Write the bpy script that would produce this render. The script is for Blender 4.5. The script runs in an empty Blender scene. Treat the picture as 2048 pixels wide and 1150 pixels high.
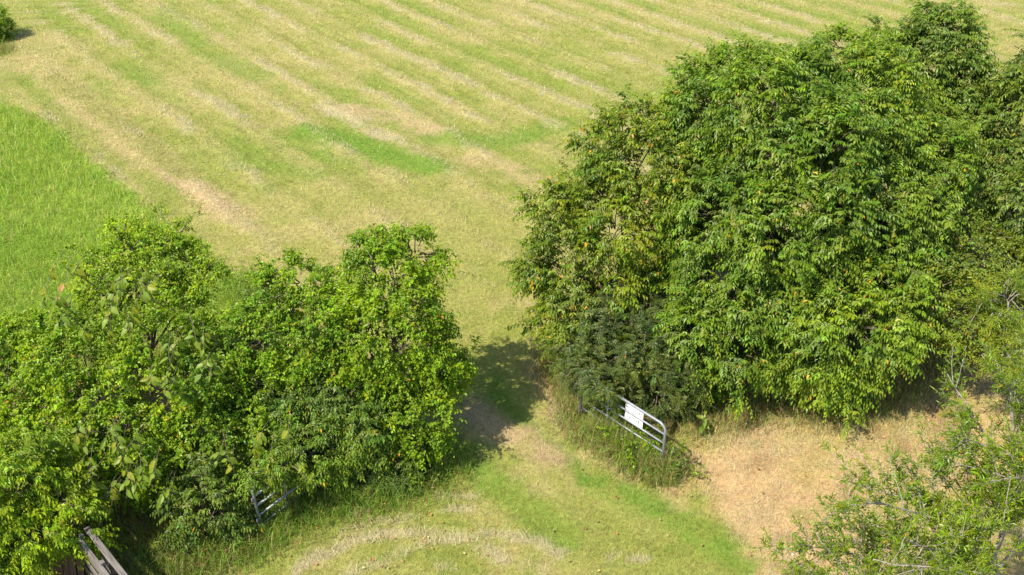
import bpy, math
import numpy as np
from mathutils import Vector

rad = math.radians
scene = bpy.context.scene
COL = scene.collection

# ------------------------------------------------------------------ camera, sky, sun, exposure
CAM_H, PITCH, FPX = 15.0, rad(32.0), 2100.0          # FPX: focal length in units of a 2048 px wide picture
cd = bpy.data.cameras.new('camera'); cam = bpy.data.objects.new('camera', cd); COL.objects.link(cam)
cam.location = (0, 0, CAM_H); cam.rotation_euler = (rad(90) - PITCH, 0, 0)
cd.sensor_width = 36.0; cd.lens = 36.0 * FPX / 2048.0; cd.clip_start = 0.1; cd.clip_end = 6000
scene.camera = cam

SUN_EL, SUN_AZ = rad(52.0), rad(38.0)                # shadows run towards +X, +Y at SUN_AZ
sdir = Vector((math.cos(SUN_AZ) * math.cos(SUN_EL), math.sin(SUN_AZ) * math.cos(SUN_EL), -math.sin(SUN_EL)))
world = bpy.data.worlds.new('World'); scene.world = world; world.use_nodes = True
wn = world.node_tree; wn.nodes.clear()
wo = wn.nodes.new('ShaderNodeOutputWorld'); wb = wn.nodes.new('ShaderNodeBackground'); ws = wn.nodes.new('ShaderNodeTexSky')
ws.sky_type = 'NISHITA'; ws.sun_disc = False; ws.sun_elevation = SUN_EL
ws.sun_rotation = math.atan2(-sdir.x, -sdir.y) % (2 * math.pi)
wb.inputs[1].default_value = 0.13
wn.links.new(ws.outputs[0], wb.inputs[0]); wn.links.new(wb.outputs[0], wo.inputs[0])
sl = bpy.data.lights.new('sun', 'SUN'); sl.energy = 4.6; sl.angle = rad(0.53); sl.color = (1.0, 0.92, 0.76)
so = bpy.data.objects.new('sun', sl); COL.objects.link(so); so.rotation_euler = sdir.to_track_quat('-Z', 'Y').to_euler()
so.location = (-20, -16, 30)
vs = scene.view_settings; vs.view_transform = 'Standard'; vs.look = 'None'; vs.gamma = 1.0; vs.use_curve_mapping = False
vs.exposure = 0.95

RNG = np.random.default_rng(11)
CP, SP = math.cos(PITCH), math.sin(PITCH)

# ------------------------------------------------------------------ helpers
def ray(px, py):
    a, b = (np.asarray(px, float) - 1024) / FPX, (575 - np.asarray(py, float)) / FPX
    return a, CP + b * SP, -SP + b * CP
def G(px, py, z=0.0):                                # picture point to the point on the ground it shows
    a, y, zz = ray(px, py); t = (z - CAM_H) / zz
    return np.stack([a * t, y * t], -1)
def P(px, py, Y):                                    # picture point at the distance Y along the ground
    a, y, zz = ray(px, py); t = Y / y
    return np.array([a * t, Y, CAM_H + zz * t])

def hash2(ix, iy, s):
    h = (ix.astype(np.int64) * 374761393 + iy.astype(np.int64) * 668265263 + s * 982451653) & 0x7fffffff
    h = ((h ^ (h >> 13)) * 1274126177) & 0x7fffffff
    return ((h ^ (h >> 16)) & 0xffffff) / float(0xffffff)
def vnoise(x, y, s=0):
    ix, iy = np.floor(x), np.floor(y); fx, fy = x - ix, y - iy
    fx, fy = fx * fx * (3 - 2 * fx), fy * fy * (3 - 2 * fy)
    a, b, c, d = hash2(ix, iy, s), hash2(ix + 1, iy, s), hash2(ix, iy + 1, s), hash2(ix + 1, iy + 1, s)
    return (a * (1 - fx) + b * fx) * (1 - fy) + (c * (1 - fx) + d * fx) * fy
def fbm(x, y, sc, s=0, o=3):
    v, a, t = 0, 1, 0
    for k in range(o):
        v = v + a * vnoise(x / sc * 2 ** k, y / sc * 2 ** k, s + k * 17); t += a; a *= .55
    return v / t
def sst(a, b, x):
    t = np.clip((x - a) / (b - a), 0, 1); return t * t * (3 - 2 * t)
def nrm(v): return v / np.maximum(np.linalg.norm(v, axis=-1, keepdims=True), 1e-9)

def mesh(name, V, F, mat, parent=None, col=None, smooth=False):
    """V (n,3); F (m,3) or (m,4) or list of such arrays; col (n,3) linear"""
    V = np.ascontiguousarray(V, np.float32)
    Fs = [f for f in (F if isinstance(F, list) else [F]) if len(f)]
    li = np.concatenate([f.reshape(-1) for f in Fs]).astype(np.int32)
    tot = np.concatenate([np.full(len(f), f.shape[1], np.int32) for f in Fs])
    st = np.concatenate([[0], np.cumsum(tot)[:-1]]).astype(np.int32)
    me = bpy.data.meshes.new(name)
    me.vertices.add(len(V)); me.vertices.foreach_set('co', V.reshape(-1))
    me.loops.add(len(li)); me.loops.foreach_set('vertex_index', li)
    me.polygons.add(len(tot)); me.polygons.foreach_set('loop_start', st); me.polygons.foreach_set('loop_total', tot)
    me.update(calc_edges=True)
    me.polygons.foreach_set('use_smooth', np.full(len(tot), bool(smooth)))
    if col is not None:
        at = me.attributes.new('tint', 'FLOAT_COLOR', 'POINT')
        c = np.ones((len(V), 4), np.float32); c[:, :3] = col
        at.data.foreach_set('color', c.reshape(-1))
    me.materials.append(mat)
    o = bpy.data.objects.new(name, me); COL.objects.link(o)
    if parent: o.parent = parent
    return o
def tag(o, label=None, cat=None, group=None, kind=None):
    if label: o['label'] = label
    if cat: o['category'] = cat
    if group: o['group'] = group
    if kind: o['kind'] = kind
    return o
def thing(name, loc, label, cat, group=None):
    o = bpy.data.objects.new(name, None); COL.objects.link(o); o.location = [float(v) for v in loc]; o.empty_display_size = .3
    return tag(o, label, cat, group)

class Soup:
    """collects vertices, faces and tints"""
    def __init__(s): s.v, s.t, s.q, s.c, s.n = [], [], [], [], 0
    def add(s, V, T=None, Q=None, C=None):
        s.v.append(V)
        if T is not None: s.t.append(T + s.n)
        if Q is not None: s.q.append(Q + s.n)
        s.c.append(np.broadcast_to(np.asarray(C if C is not None else (1, 1, 1), float), V.shape)); s.n += len(V)
    def build(s, name, mat, parent=None, origin=(0, 0, 0), smooth=False):
        F = []
        if s.t: F.append(np.concatenate(s.t))
        if s.q: F.append(np.concatenate(s.q))
        return mesh(name, np.concatenate(s.v) - np.asarray(origin, float), F, mat, parent, np.concatenate(s.c), smooth)

def tube(pts, r0, r1=None, seg=6, cap=True):
    pts = np.asarray(pts, float); n = len(pts); r1 = r0 if r1 is None else r1
    tan = np.gradient(pts, axis=0) if n > 2 else np.repeat(pts[1:] - pts[:1], 2, 0); tan = nrm(tan)
    up = np.array([0, 0, 1.0]) if abs(tan[0, 2]) < .9 else np.array([1.0, 0, 0])
    s = nrm(np.cross(tan, up)); u = np.cross(s, tan)
    r = np.linspace(r0, r1, n)[:, None, None]
    a = np.linspace(0, 2 * math.pi, seg, endpoint=False)
    V = (pts[:, None] + r * (np.cos(a)[None, :, None] * s[:, None] + np.sin(a)[None, :, None] * u[:, None])).reshape(-1, 3)
    i = np.arange(n - 1)[:, None] * seg; j = np.arange(seg)[None]; k = (j + 1) % seg
    Q = np.stack([i + j, i + k, i + seg + k, i + seg + j], -1).reshape(-1, 4)
    T = None
    if cap:
        V = np.concatenate([V, pts[:1], pts[-1:]]); b = n * seg
        T = np.concatenate([[[b, (q + 1) % seg, q] for q in range(seg)], [[b + 1, (n - 1) * seg + q, (n - 1) * seg + (q + 1) % seg] for q in range(seg)]])
    return V, T, Q
def box(c, h, ax=((1, 0, 0), (0, 1, 0), (0, 0, 1)), bev=.004):
    """box of half sizes h about c on the axes ax, its long edges chamfered"""
    ax = np.asarray(ax, float); h = np.asarray(h, float); c = np.asarray(c, float)
    b = min(bev, h[1] * .4, h[2] * .4)
    prof = np.array([(-h[1] + b, -h[2]), (h[1] - b, -h[2]), (h[1], -h[2] + b), (h[1], h[2] - b), (h[1] - b, h[2]), (-h[1] + b, h[2]), (-h[1], h[2] - b), (-h[1], -h[2] + b)])
    V = np.concatenate([np.concatenate([np.full((8, 1), sx * h[0]), prof], 1) for sx in (-1, 1)])
    Q = np.array([[k, (k + 1) % 8, 8 + (k + 1) % 8, 8 + k] for k in range(8)] + [[0, 7, 6, 5], [0, 5, 4, 3], [0, 3, 2, 1][:4] + ([] if True else []), [8, 9, 10, 11], [8, 11, 12, 13], [8, 13, 14, 15]])
    return c + V @ ax, None, Q

# ------------------------------------------------------------------ materials
def new_mat(name):
    m = bpy.data.materials.new(name); m.use_nodes = True; nt = m.node_tree; nt.nodes.clear()
    return m, nt, nt.nodes.new, nt.links.new
def leaf_mat(name, transl=.42, rough=.45, spec=.34, tcol=(1.25, 1.35, .45)):
    m, nt, N, L = new_mat(name)
    o = N('ShaderNodeOutputMaterial'); p = N('ShaderNodeBsdfPrincipled'); t = N('ShaderNodeBsdfTranslucent'); x = N('ShaderNodeMixShader')
    a = N('ShaderNodeAttribute'); a.attribute_name = 'tint'
    mu = N('ShaderNodeMix'); mu.data_type = 'RGBA'; mu.blend_type = 'MULTIPLY'; mu.inputs[0].default_value = 1; mu.clamp_result = False
    mu.inputs[7].default_value = (*tcol, 1)
    nz = N('ShaderNodeTexNoise'); nz.inputs['Scale'].default_value = 45; g = N('ShaderNodeNewGeometry'); L(g.outputs['Position'], nz.inputs['Vector'])
    hs = N('ShaderNodeHueSaturation'); mr = N('ShaderNodeMapRange'); mr.inputs[3].default_value = .8; mr.inputs[4].default_value = 1.2
    L(nz.outputs[0], mr.inputs[0]); L(mr.outputs[0], hs.inputs['Value']); L(a.outputs['Color'], hs.inputs['Color'])
    L(hs.outputs[0], p.inputs['Base Color']); L(hs.outputs[0], mu.inputs[6]); L(mu.outputs[2], t.inputs['Color'])
    p.inputs['Roughness'].default_value = rough; p.inputs['Specular IOR Level'].default_value = spec
    x.inputs[0].default_value = transl
    L(p.outputs[0], x.inputs[1]); L(t.outputs[0], x.inputs[2]); L(x.outputs[0], o.inputs[0])
    return m
M_LEAF = leaf_mat('leaf_green')
M_GLOSS = leaf_mat('leaf_glossy', .34, .40, .4)
M_BLADE = leaf_mat('grass_blade', .30, .6, .25, (1.15, 1.2, .6))
M_HAY = leaf_mat('cut_hay', .15, .75, .15, (1.05, 1, .85))

def bark_mat(name, c0, c1, sc=30):
    m, nt, N, L = new_mat(name)
    o = N('ShaderNodeOutputMaterial'); p = N('ShaderNodeBsdfPrincipled'); nz = N('ShaderNodeTexNoise'); r = N('ShaderNodeValToRGB'); b = N('ShaderNodeBump')
    tc = N('ShaderNodeTexCoord'); mp = N('ShaderNodeMapping'); mp.inputs['Scale'].default_value = (1, 1, .25)
    L(tc.outputs['Object'], mp.inputs[0]); L(mp.outputs[0], nz.inputs['Vector'])
    nz.inputs['Scale'].default_value = sc; nz.inputs['Detail'].default_value = 6
    r.color_ramp.elements[0].color = (*c0, 1); r.color_ramp.elements[1].color = (*c1, 1); r.color_ramp.elements[0].position = .3; r.color_ramp.elements[1].position = .7
    L(nz.outputs[0], r.inputs[0]); L(r.outputs[0], p.inputs['Base Color']); L(nz.outputs[0], b.inputs['Height']); b.inputs['Strength'].default_value = .6
    L(b.outputs[0], p.inputs['Normal']); p.inputs['Roughness'].default_value = .85; L(p.outputs[0], o.inputs[0])
    return m
M_BARK = bark_mat('bark_brown', (.07, .05, .035), (.20, .15, .11))
M_PALE = bark_mat('bark_pale_grey', (.14, .12, .10), (.33, .29, .25))

def wood_mat(name, c0, c1):
    m, nt, N, L = new_mat(name)
    o = N('ShaderNodeOutputMaterial'); p = N('ShaderNodeBsdfPrincipled'); nz = N('ShaderNodeTexNoise'); r = N('ShaderNodeValToRGB'); b = N('ShaderNodeBump')
    tc = N('ShaderNodeTexCoord'); mp = N('ShaderNodeMapping'); mp.inputs['Scale'].default_value = (1.5, 40, 40); oi = N('ShaderNodeObjectInfo')
    ad = N('ShaderNodeVectorMath'); ad.operation = 'ADD'; L(tc.outputs['Object'], ad.inputs[0]); L(oi.outputs['Random'], ad.inputs[1])
    L(ad.outputs[0], mp.inputs[0]); L(mp.outputs[0], nz.inputs['Vector']); nz.inputs['Scale'].default_value = 1.6; nz.inputs['Detail'].default_value = 7
    r.color_ramp.elements[0].color = (*c0, 1); r.color_ramp.elements[1].color = (*c1, 1); r.color_ramp.elements[0].position = .32; r.color_ramp.elements[1].position = .68
    L(nz.outputs[0], r.inputs[0]); L(r.outputs[0], p.inputs['Base Color']); L(nz.outputs[0], b.inputs['Height']); b.inputs['Strength'].default_value = .5; b.inputs['Distance'].default_value = .01
    L(b.outputs[0], p.inputs['Normal']); p.inputs['Roughness'].default_value = .8; L(p.outputs[0], o.inputs[0])
    return m
M_WOOD = wood_mat('weathered_wood', (.07, .06, .053), (.20, .178, .16))
M_RED = wood_mat('brown_wood', (.06, .03, .022), (.20, .11, .08))

def metal_mat():
    m, nt, N, L = new_mat('galvanised_steel')
    o = N('ShaderNodeOutputMaterial'); p = N('ShaderNodeBsdfPrincipled'); nz = N('ShaderNodeTexNoise'); r = N('ShaderNodeValToRGB'); g = N('ShaderNodeNewGeometry')
    L(g.outputs['Position'], nz.inputs['Vector']); nz.inputs['Scale'].default_value = 6; nz.inputs['Detail'].default_value = 8; nz.inputs['Roughness'].default_value = .7
    e = r.color_ramp.elements; e[0].position = .30; e[0].color = (.26, .13, .07, 1); e[1].position = .40; e[1].color = (.22, .235, .27, 1)
    e2 = e.new(.75); e2.color = (.33, .35, .38, 1)
    L(nz.outputs[0], r.inputs[0]); L(r.outputs[0], p.inputs['Base Color']); p.inputs['Roughness'].default_value = .55; p.inputs['Metallic'].default_value = .35
    L(p.outputs[0], o.inputs[0]); return m
M_STEEL = metal_mat()
def plain(name, c, rough=.6, var=.15, sc=8):
    m, nt, N, L = new_mat(name)
    o = N('ShaderNodeOutputMaterial'); p = N('ShaderNodeBsdfPrincipled'); nz = N('ShaderNodeTexNoise'); g = N('ShaderNodeNewGeometry'); hs = N('ShaderNodeHueSaturation'); mr = N('ShaderNodeMapRange')
    L(g.outputs['Position'], nz.inputs['Vector']); nz.inputs['Scale'].default_value = sc; nz.inputs['Detail'].default_value = 5
    mr.inputs[3].default_value = 1 - var; mr.inputs[4].default_value = 1 + var; L(nz.outputs[0], mr.inputs[0]); L(mr.outputs[0], hs.inputs['Value'])
    hs.inputs['Color'].default_value = (*c, 1); L(hs.outputs[0], p.inputs['Base Color']); p.inputs['Roughness'].default_value = rough; L(p.outputs[0], o.inputs[0]); return m
M_SIGN = plain('white_sign', (.80, .79, .80), .5, .10, 14)
M_INK = plain('faded_black_ink', (.10, .10, .12), .7, .5, 60)

def ground_mat():
    m, nt, N, L = new_mat('mown_ground')
    o = N('ShaderNodeOutputMaterial'); p = N('ShaderNodeBsdfPrincipled'); a = N('ShaderNodeAttribute'); a.attribute_name = 'tint'
    g = N('ShaderNodeNewGeometry'); n1 = N('ShaderNodeTexNoise'); n2 = N('ShaderNodeTexNoise'); n3 = N('ShaderNodeTexNoise')
    for n, s, d in ((n1, 9, 5), (n2, 5.0, 5), (n3, 45, 4)):
        L(g.outputs['Position'], n.inputs['Vector']); n.inputs['Scale'].default_value = s; n.inputs['Detail'].default_value = d; n.inputs['Roughness'].default_value = .65
    hs = N('ShaderNodeHueSaturation'); mr = N('ShaderNodeMapRange'); mr.inputs[1].default_value = .25; mr.inputs[2].default_value = .75; mr.inputs[3].default_value = .30; mr.inputs[4].default_value = 1.55
    mh = N('ShaderNodeMapRange'); mh.inputs[1].default_value = .25; mh.inputs[2].default_value = .75; mh.inputs[3].default_value = .48; mh.inputs[4].default_value = .515
    av = N('ShaderNodeMath'); av.operation = 'ADD'; hf = N('ShaderNodeMath'); hf.operation = 'MULTIPLY'; hf.inputs[1].default_value = .5
    L(n1.outputs[0], av.inputs[0]); L(n3.outputs[0], av.inputs[1]); L(av.outputs[0], hf.inputs[0]); L(hf.outputs[0], mr.inputs[0])
    L(n2.outputs[0], mh.inputs[0]); L(mh.outputs[0], hs.inputs['Hue']); L(mr.outputs[0], hs.inputs['Value']); L(a.outputs['Color'], hs.inputs['Color'])
    L(hs.outputs[0], p.inputs['Base Color']); p.inputs['Roughness'].default_value = .95; p.inputs['Specular IOR Level'].default_value = .1
    b = N('ShaderNodeBump'); b.inputs['Strength'].default_value = .8; b.inputs['Distance'].default_value = .05; L(hf.outputs[0], b.inputs['Height']); L(b.outputs[0], p.inputs['Normal'])
    L(p.outputs[0], o.inputs[0]); return m
M_GROUND = ground_mat()

# ------------------------------------------------------------------ what grows where on the ground
GREEN = np.array((.215, .250, .048)); OLIVE = np.array((.292, .288, .080)); STRAW = np.array((.385, .325, .135))
LUSH = np.array((.145, .240, .030)); HAY = np.array((.41, .355, .205)); PINK = np.array((.44, .33, .18)); SOIL = np.array((.10, .075, .045)); TALL = np.array((.18, .28, .03))
def gp(l): return np.array([G(x, y) for x, y in l])
def pline(x, y, pts):
    d = np.full(x.shape, 1e9); p = np.stack([x, y], -1)
    for a, b in zip(pts[:-1], pts[1:]):
        ab = b - a; t = np.clip(((p - a) @ ab) / (ab @ ab), 0, 1)
        d = np.minimum(d, np.linalg.norm(p - a - t[..., None] * ab, axis=-1))
    return d
def poly(x, y, pts):                                 # signed distance, positive inside
    ins = np.zeros(x.shape, bool); q = np.roll(pts, -1, 0)
    for (x0, y0), (x1, y1) in zip(pts, q):
        if y0 == y1: continue
        c = ((y0 > y) != (y1 > y)) & (x < (x1 - x0) * (y - y0) / (y1 - y0) + x0); ins ^= c
    return np.where(ins, 1, -1) * pline(x, y, np.concatenate([pts, pts[:1]]))
TALL_POLY = gp([(-700, 130), (-150, 165), (0, 205), (90, 240), (180, 318), (280, 398), (380, 478), (490, 560), (560, 700), (400, 760), (-700, 760)])
DRY_POLY = gp([(1310, 940), (1370, 860), (1500, 830), (1800, 745), (2048, 640), (2700, 560), (3200, 1400), (1640, 1400), (1500, 1110), (1420, 1050), (1330, 985)])
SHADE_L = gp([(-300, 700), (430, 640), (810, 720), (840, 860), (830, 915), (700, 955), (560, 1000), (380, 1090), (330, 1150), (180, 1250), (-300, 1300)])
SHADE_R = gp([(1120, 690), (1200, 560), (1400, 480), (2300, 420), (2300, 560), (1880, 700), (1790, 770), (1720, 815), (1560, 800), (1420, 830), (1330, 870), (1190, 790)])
STROKES = [  # colour, picture points, half width in metres, strength
    (PINK, [(140, 195), (230, 255), (330, 330), (420, 400), (510, 450)], .55, .8), (PINK, [(215, 265), (300, 320), (390, 400)], .3, .6),
    (STRAW, [(20, 120), (110, 150), (190, 230), (300, 320)], .9, .8), (STRAW, [(60, 75), (140, 100), (70, 130)], 1.0, .6),
    (OLIVE * .85, [(105, 155), (190, 215), (260, 265), (340, 330), (370, 350)], .45, .9),
    (LUSH, [(610, 262), (700, 280), (760, 305), (860, 335)], .75, .95), (LUSH, [(640, 310), (700, 330)], .5, .5), (LUSH, [(880, 275), (1000, 285), (1120, 250)], .7, .75),
    (LUSH, [(480, 330), (560, 340), (640, 350)], .5, .5), (LUSH, [(330, 20), (420, 110), (520, 150)], .7, .45), (LUSH, [(240, 130), (300, 160)], .6, .45),
    (PINK, [(700, 220), (790, 235), (860, 260)], .6, .7), (HAY, [(640, 210), (720, 250), (800, 285)], .3, .8), (PINK, [(950, 320), (1040, 350), (1100, 370)], .6, .5),
    (OLIVE, [(600, 430), (800, 440), (1000, 470)], 2.0, .55), (STRAW, [(560, 470), (680, 455), (760, 430)], .5, .5), (OLIVE, [(960, 480), (980, 600), (960, 680)], 1.6, .6),
    (GREEN, [(900, 560), (1000, 560)], .5, .4), (STRAW, [(1000, 610), (1080, 600)], .4, .5), (GREEN, [(900, 700), (1000, 760), (1010, 810)], .55, .7),
    (LUSH * .92, [(985, 760), (1010, 815), (1070, 865), (1120, 905), (1180, 960), (1260, 1000)], .24, .9), (LUSH, [(1200, 965), (1300, 1010), (1420, 1075), (1500, 1130)], .42, .85),
    (LUSH, [(900, 900), (945, 905), (980, 960), (1060, 1010), (1120, 1080)], .48, .9), (GREEN, [(1060, 1000), (1180, 1060), (1300, 1130)], .9, .6),
    (PINK * .9, [(930, 810), (980, 850), (1060, 885), (1110, 925)], .45, .9), (PINK, [(960, 840), (1050, 890)], .2, .6), (STRAW, [(1040, 930), (1080, 980)], .3, .6),
    (PINK * .92, [(1080, 720), (1100, 780), (1150, 850), (1240, 915), (1340, 965)], .42, .85), (HAY, [(1130, 830), (1190, 885), (1250, 925), (1330, 945)], .22, .9), (PINK, [(1330, 930), (1420, 920), (1460, 960)], .4, .7),
    (LUSH, [(330, 1130), (470, 1085), (590, 1040), (700, 1000), (800, 975), (900, 940)], .40, .85), (GREEN, [(600, 1090), (760, 1010), (900, 980)], .6, .6),
    (HAY, [(590, 1140), (604, 1130), (672, 1098), (722, 1080), (785, 1072), (839, 1067), (904, 1074), (960, 1090), (1010, 1120)], .13, .95), (HAY, [(700, 1148), (717, 1141), (763, 1130), (806, 1108)], .12, .9),
    (HAY, [(840, 1095), (883, 1083), (940, 1080)], .10, .8), (HAY, [(880, 1027), (915, 1022), (950, 1024)], .08, .8), (HAY, [(705, 1032), (740, 1020)], .08, .8), (HAY, [(870, 994), (955, 996)], .07, .6), (HAY, [(690, 1065), (760, 1045), (830, 1040)], .08, .5),
    (HAY, [(966, 1066), (1030, 1075), (1077, 1083), (1121, 1110)], .12, .8), (HAY, [(1215, 1118), (1240, 1114)], .08, .8), (HAY, [(1265, 1122), (1290, 1126)], .09, .9), (HAY, [(880, 1140), (900, 1142)], .1, .6), (HAY, [(1040, 1130), (1090, 1140)], .12, .5),
]
STROKES = [(c, gp(p), w, s) for c, p, w, s in STROKES]
SU = np.array((.775, .632)); SV = np.array((-.632, .775))        # across and along the mower's passes
def windrow(x, y):
    u = x * SU[0] + y * SU[1]; v = x * SV[0] + y * SV[1]
    u = u + .55 * (fbm(x, y, 9, 5) - .5) + .34 * (fbm(x, y, .8, 6) - .5)
    f = (u / 1.72) % 1.0
    d = np.abs(f - .5) * 1.72
    brk = sst(.40, .62, fbm(u * 1.1, v * .75, 2.2, 9)) * .85 + .15
    far = sst(21.5, 26, y + .35 * x) * (1 - sst(-.2, .6, poly(x, y, TALL_POLY)))
    return d, f, brk * far, far
def lerp(a, b, t): return a + (b - a) * t[:, None]
def ground_tint(x, y):
    x, y = x.astype(float), y.astype(float)
    wx, wy = x + .45 * (fbm(x, y, .5, 1) - .5), y + .45 * (fbm(x, y, .5, 2) - .5)
    n0, n1, n2 = fbm(x, y, 5.5, 3), fbm(x, y, 1.3, 4), fbm(x, y, .35, 8, 2)
    m = sst(.32, .80, .40 * n0 + .40 * n1 + .35 * n2)
    c = lerp(np.repeat(GREEN[None], len(x), 0), OLIVE, sst(.0, .55, m)); c = lerp(c, STRAW, sst(.55, 1, m) * .62)
    d, f, k, far = windrow(wx, wy)
    lush = sst(.42, .66, fbm(x * .8 + 9, y * .8, 2.6, 12) * .8 + n2 * .2) * far * sst(.15, .5, np.where(f > .5, d, d * .55))
    c = lerp(c, GREEN * .45 + LUSH * .6, lush * .62)
    c = lerp(c, GREEN * .8, sst(.30, .5, d) * sst(.8, .6, d) * (f > .5) * far * .32)
    c = lerp(c, STRAW, sst(.5, .12, d + .4 * (n2 - .5)) * k * .42)
    c = lerp(c, HAY, sst(.30, .04, d + .6 * (n2 - .5) + .3 * (n1 - .5)) * k * .6)
    fine = np.sin((wx * SU[0] + wy * SU[1]) * 2 * np.pi / .43 + 5 * fbm(x, y, 2.5, 14)) * far * sst(.35, .65, fbm(x, y, 1.7, 15))
    c = c * (1 + .13 * fine)[:, None]
    for col, pts, w, s in STROKES:
        dd = pline(wx, wy, pts) if w > .25 else pline(x + .25 * (n2 - .5), y + .25 * (n1 - .5), pts)
        c = lerp(c, col, sst(w * 1.35, w * .45, dd) * s * sst(.18, .5, n1 * .4 + n2 * .6))
    ds = poly(wx, wy, DRY_POLY) + 1.3 * (n1 - .5) + .7 * (n2 - .5); t = sst(-.3, .45, ds)
    dry = lerp(lerp(np.repeat(STRAW[None] * np.array((1.02, .96, .9)), len(x), 0), PINK * np.array((1.08, 1.02, .95)), sst(.35, .6, n1)), OLIVE * .9, sst(.50, .66, n0 * .35 + n2 * .3 + n1 * .35) * .7)
    dry = lerp(dry, np.array((.27, .17, .085)), sst(.58, .72, fbm(x, y, .9, 77)) * .6)
    c = lerp(c, dry, t)
    c = lerp(c, TALL, sst(-.1, .25, poly(wx, wy, TALL_POLY)))
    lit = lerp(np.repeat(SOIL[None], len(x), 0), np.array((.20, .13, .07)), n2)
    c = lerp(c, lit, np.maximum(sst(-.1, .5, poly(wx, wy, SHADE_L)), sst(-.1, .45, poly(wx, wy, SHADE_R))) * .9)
    return c
def ground_z(x, y):
    d, f, k, far = windrow(x, y); row = .055 * sst(.36, .04, d) * k
    near = np.exp(-((x / 60) ** 2 + ((y - 25) / 60) ** 2))
    return (.10 * (fbm(x, y, 6, 31, 2) - .5) + .05 * (fbm(x, y, .7, 33, 2) - .5) + .05 * (fbm(x, y, .33, 35, 1) - .5) + row) * near

# ------------------------------------------------------------------ the ground sheet
def axis(a, b, st, far):
    i = np.arange(a, b + 1e-6, st); g = np.cumsum(st * 1.35 ** np.arange(1, 60)); g = np.append(g[g < far], far)
    return np.concatenate([(a - g)[::-1], i, b + g])
gx, gy = axis(-19, 21, .17, 2500), axis(11, 54, .17, 2500)
X, Y = np.meshgrid(gx, gy); X, Y = X.ravel(), Y.ravel()
nx = len(gx); i = (np.arange(len(gy) - 1)[:, None] * nx + np.arange(nx - 1)[None]).ravel()
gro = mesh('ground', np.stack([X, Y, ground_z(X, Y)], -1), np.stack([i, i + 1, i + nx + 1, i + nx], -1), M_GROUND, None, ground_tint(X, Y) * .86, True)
tag(gro, 'sunlit hay field and lane of mown green and straw coloured grass', 'field', kind='structure')

# ------------------------------------------------------------------ blades and strands
def blades(x, y, ln, w, C, lean, curved=False, z0=0.0, az=None):
    n = len(x); az = RNG.uniform(0, 2 * np.pi, n) if az is None else az; ez = RNG.uniform(0, 2 * np.pi, n)
    b = np.stack([x, y, ground_z(x, y) + z0], -1); sd = np.stack([np.cos(ez), np.sin(ez), 0 * az], -1) * (w / 2)[:, None]
    h = np.stack([np.cos(az), np.sin(az), 0 * az], -1)
    up = np.array([0, 0, 1.0])
    if not curved:
        tip = b + h * (ln * np.sin(lean))[:, None] + up * (ln * np.cos(lean))[:, None]
        V = np.stack([b - sd, b + sd, tip], 1).reshape(-1, 3); T = np.arange(3 * n).reshape(n, 3)
        return V, T, np.repeat(C, 3, 0)
    m = b + h * (ln * .55 * np.sin(lean * .5))[:, None] + up * (ln * .55 * np.cos(lean * .5))[:, None]
    tip = m + h * (ln * .5 * np.sin(lean * 1.6))[:, None] + up * (ln * .5 * np.cos(lean * 1.6))[:, None]
    V = np.stack([b - sd, b + sd, m + sd * .9, m - sd * .9, tip], 1).reshape(-1, 3); k = np.arange(n)[:, None] * 5
    T = np.concatenate([k + np.array([[0, 1, 2]]), k + np.array([[0, 2, 3]]), k + np.array([[3, 2, 4]])])
    return V, T, np.repeat(C, 5, 0)
def vary(C, a=.25, hue=.12):
    n = len(C); v = np.exp(RNG.normal(0, a, n))[:, None]; h = RNG.normal(0, hue, (n, 1))
    return np.clip(C * v * np.concatenate([1 + h, 1 - h * .2, 1 - h * .3], 1), .004, .8)
def scatter(n, x0=-420, x1=2480, y0=-90, y1=1420):   # denser near the viewer, as 1 / distance squared
    g = G(RNG.uniform(x0, x1, n), RNG.uniform(y0, y1, n)); return g[:, 0], g[:, 1]

x, y = scatter(760000)
keep = (poly(x, y, TALL_POLY) < .1) & (poly(x, y, SHADE_L) < .1) & (poly(x, y, SHADE_R) < .1)
x, y = x[keep], y[keep]; dist = np.hypot(x, y)
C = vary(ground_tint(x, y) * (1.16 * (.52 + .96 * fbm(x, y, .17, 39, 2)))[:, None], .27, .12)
V, T, C3 = blades(x, y, RNG.uniform(.03, .10, len(x)) * (1 + dist / 90) * (.6 + .8 * fbm(x, y, .5, 37)), np.maximum(.007, dist * .00040), C, np.abs(RNG.normal(.65, .35, len(x))))
tag(mesh('mown_grass', V, T, M_BLADE, None, C3), 'short mown grass over the field and the lane', 'grass', kind='stuff')

# tall uncut grass on the left
n = 112000
x, y = scatter(n, -700, 560, 120, 780)
dp = poly(x + .9 * (fbm(x, y, .6, 41) - .5), y + .9 * (fbm(x, y, .6, 42) - .5), TALL_POLY); k = dp > -.05; x, y, dp = x[k], y[k], dp[k]
hgt = (.22 + .26 * fbm(x, y, 1.4, 43)) * (.55 + .45 * sst(0, .8, dp)); dist = np.hypot(x, y)
q = fbm(x, y, 2.0, 44)
C = lerp(np.repeat(TALL[None] * 1.2, len(x), 0), np.array((.40, .44, .085)), sst(.35, .8, q + RNG.normal(0, .18, len(x))) * .8)
C = np.where((RNG.random(len(x)) < .10)[:, None], np.array((.48, .44, .20)), C)
V, T, C3 = blades(x, y, hgt * RNG.uniform(.6, 1.45, len(x)), np.maximum(.007, dist * .00036), vary(C, .22), np.abs(RNG.normal(.7, .35, len(x))), True)
tag(mesh('tall_grass', V, T, M_BLADE, None, C3), 'tall uncut bright green grass beyond the left hedge', 'grass', kind='stuff')

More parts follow.
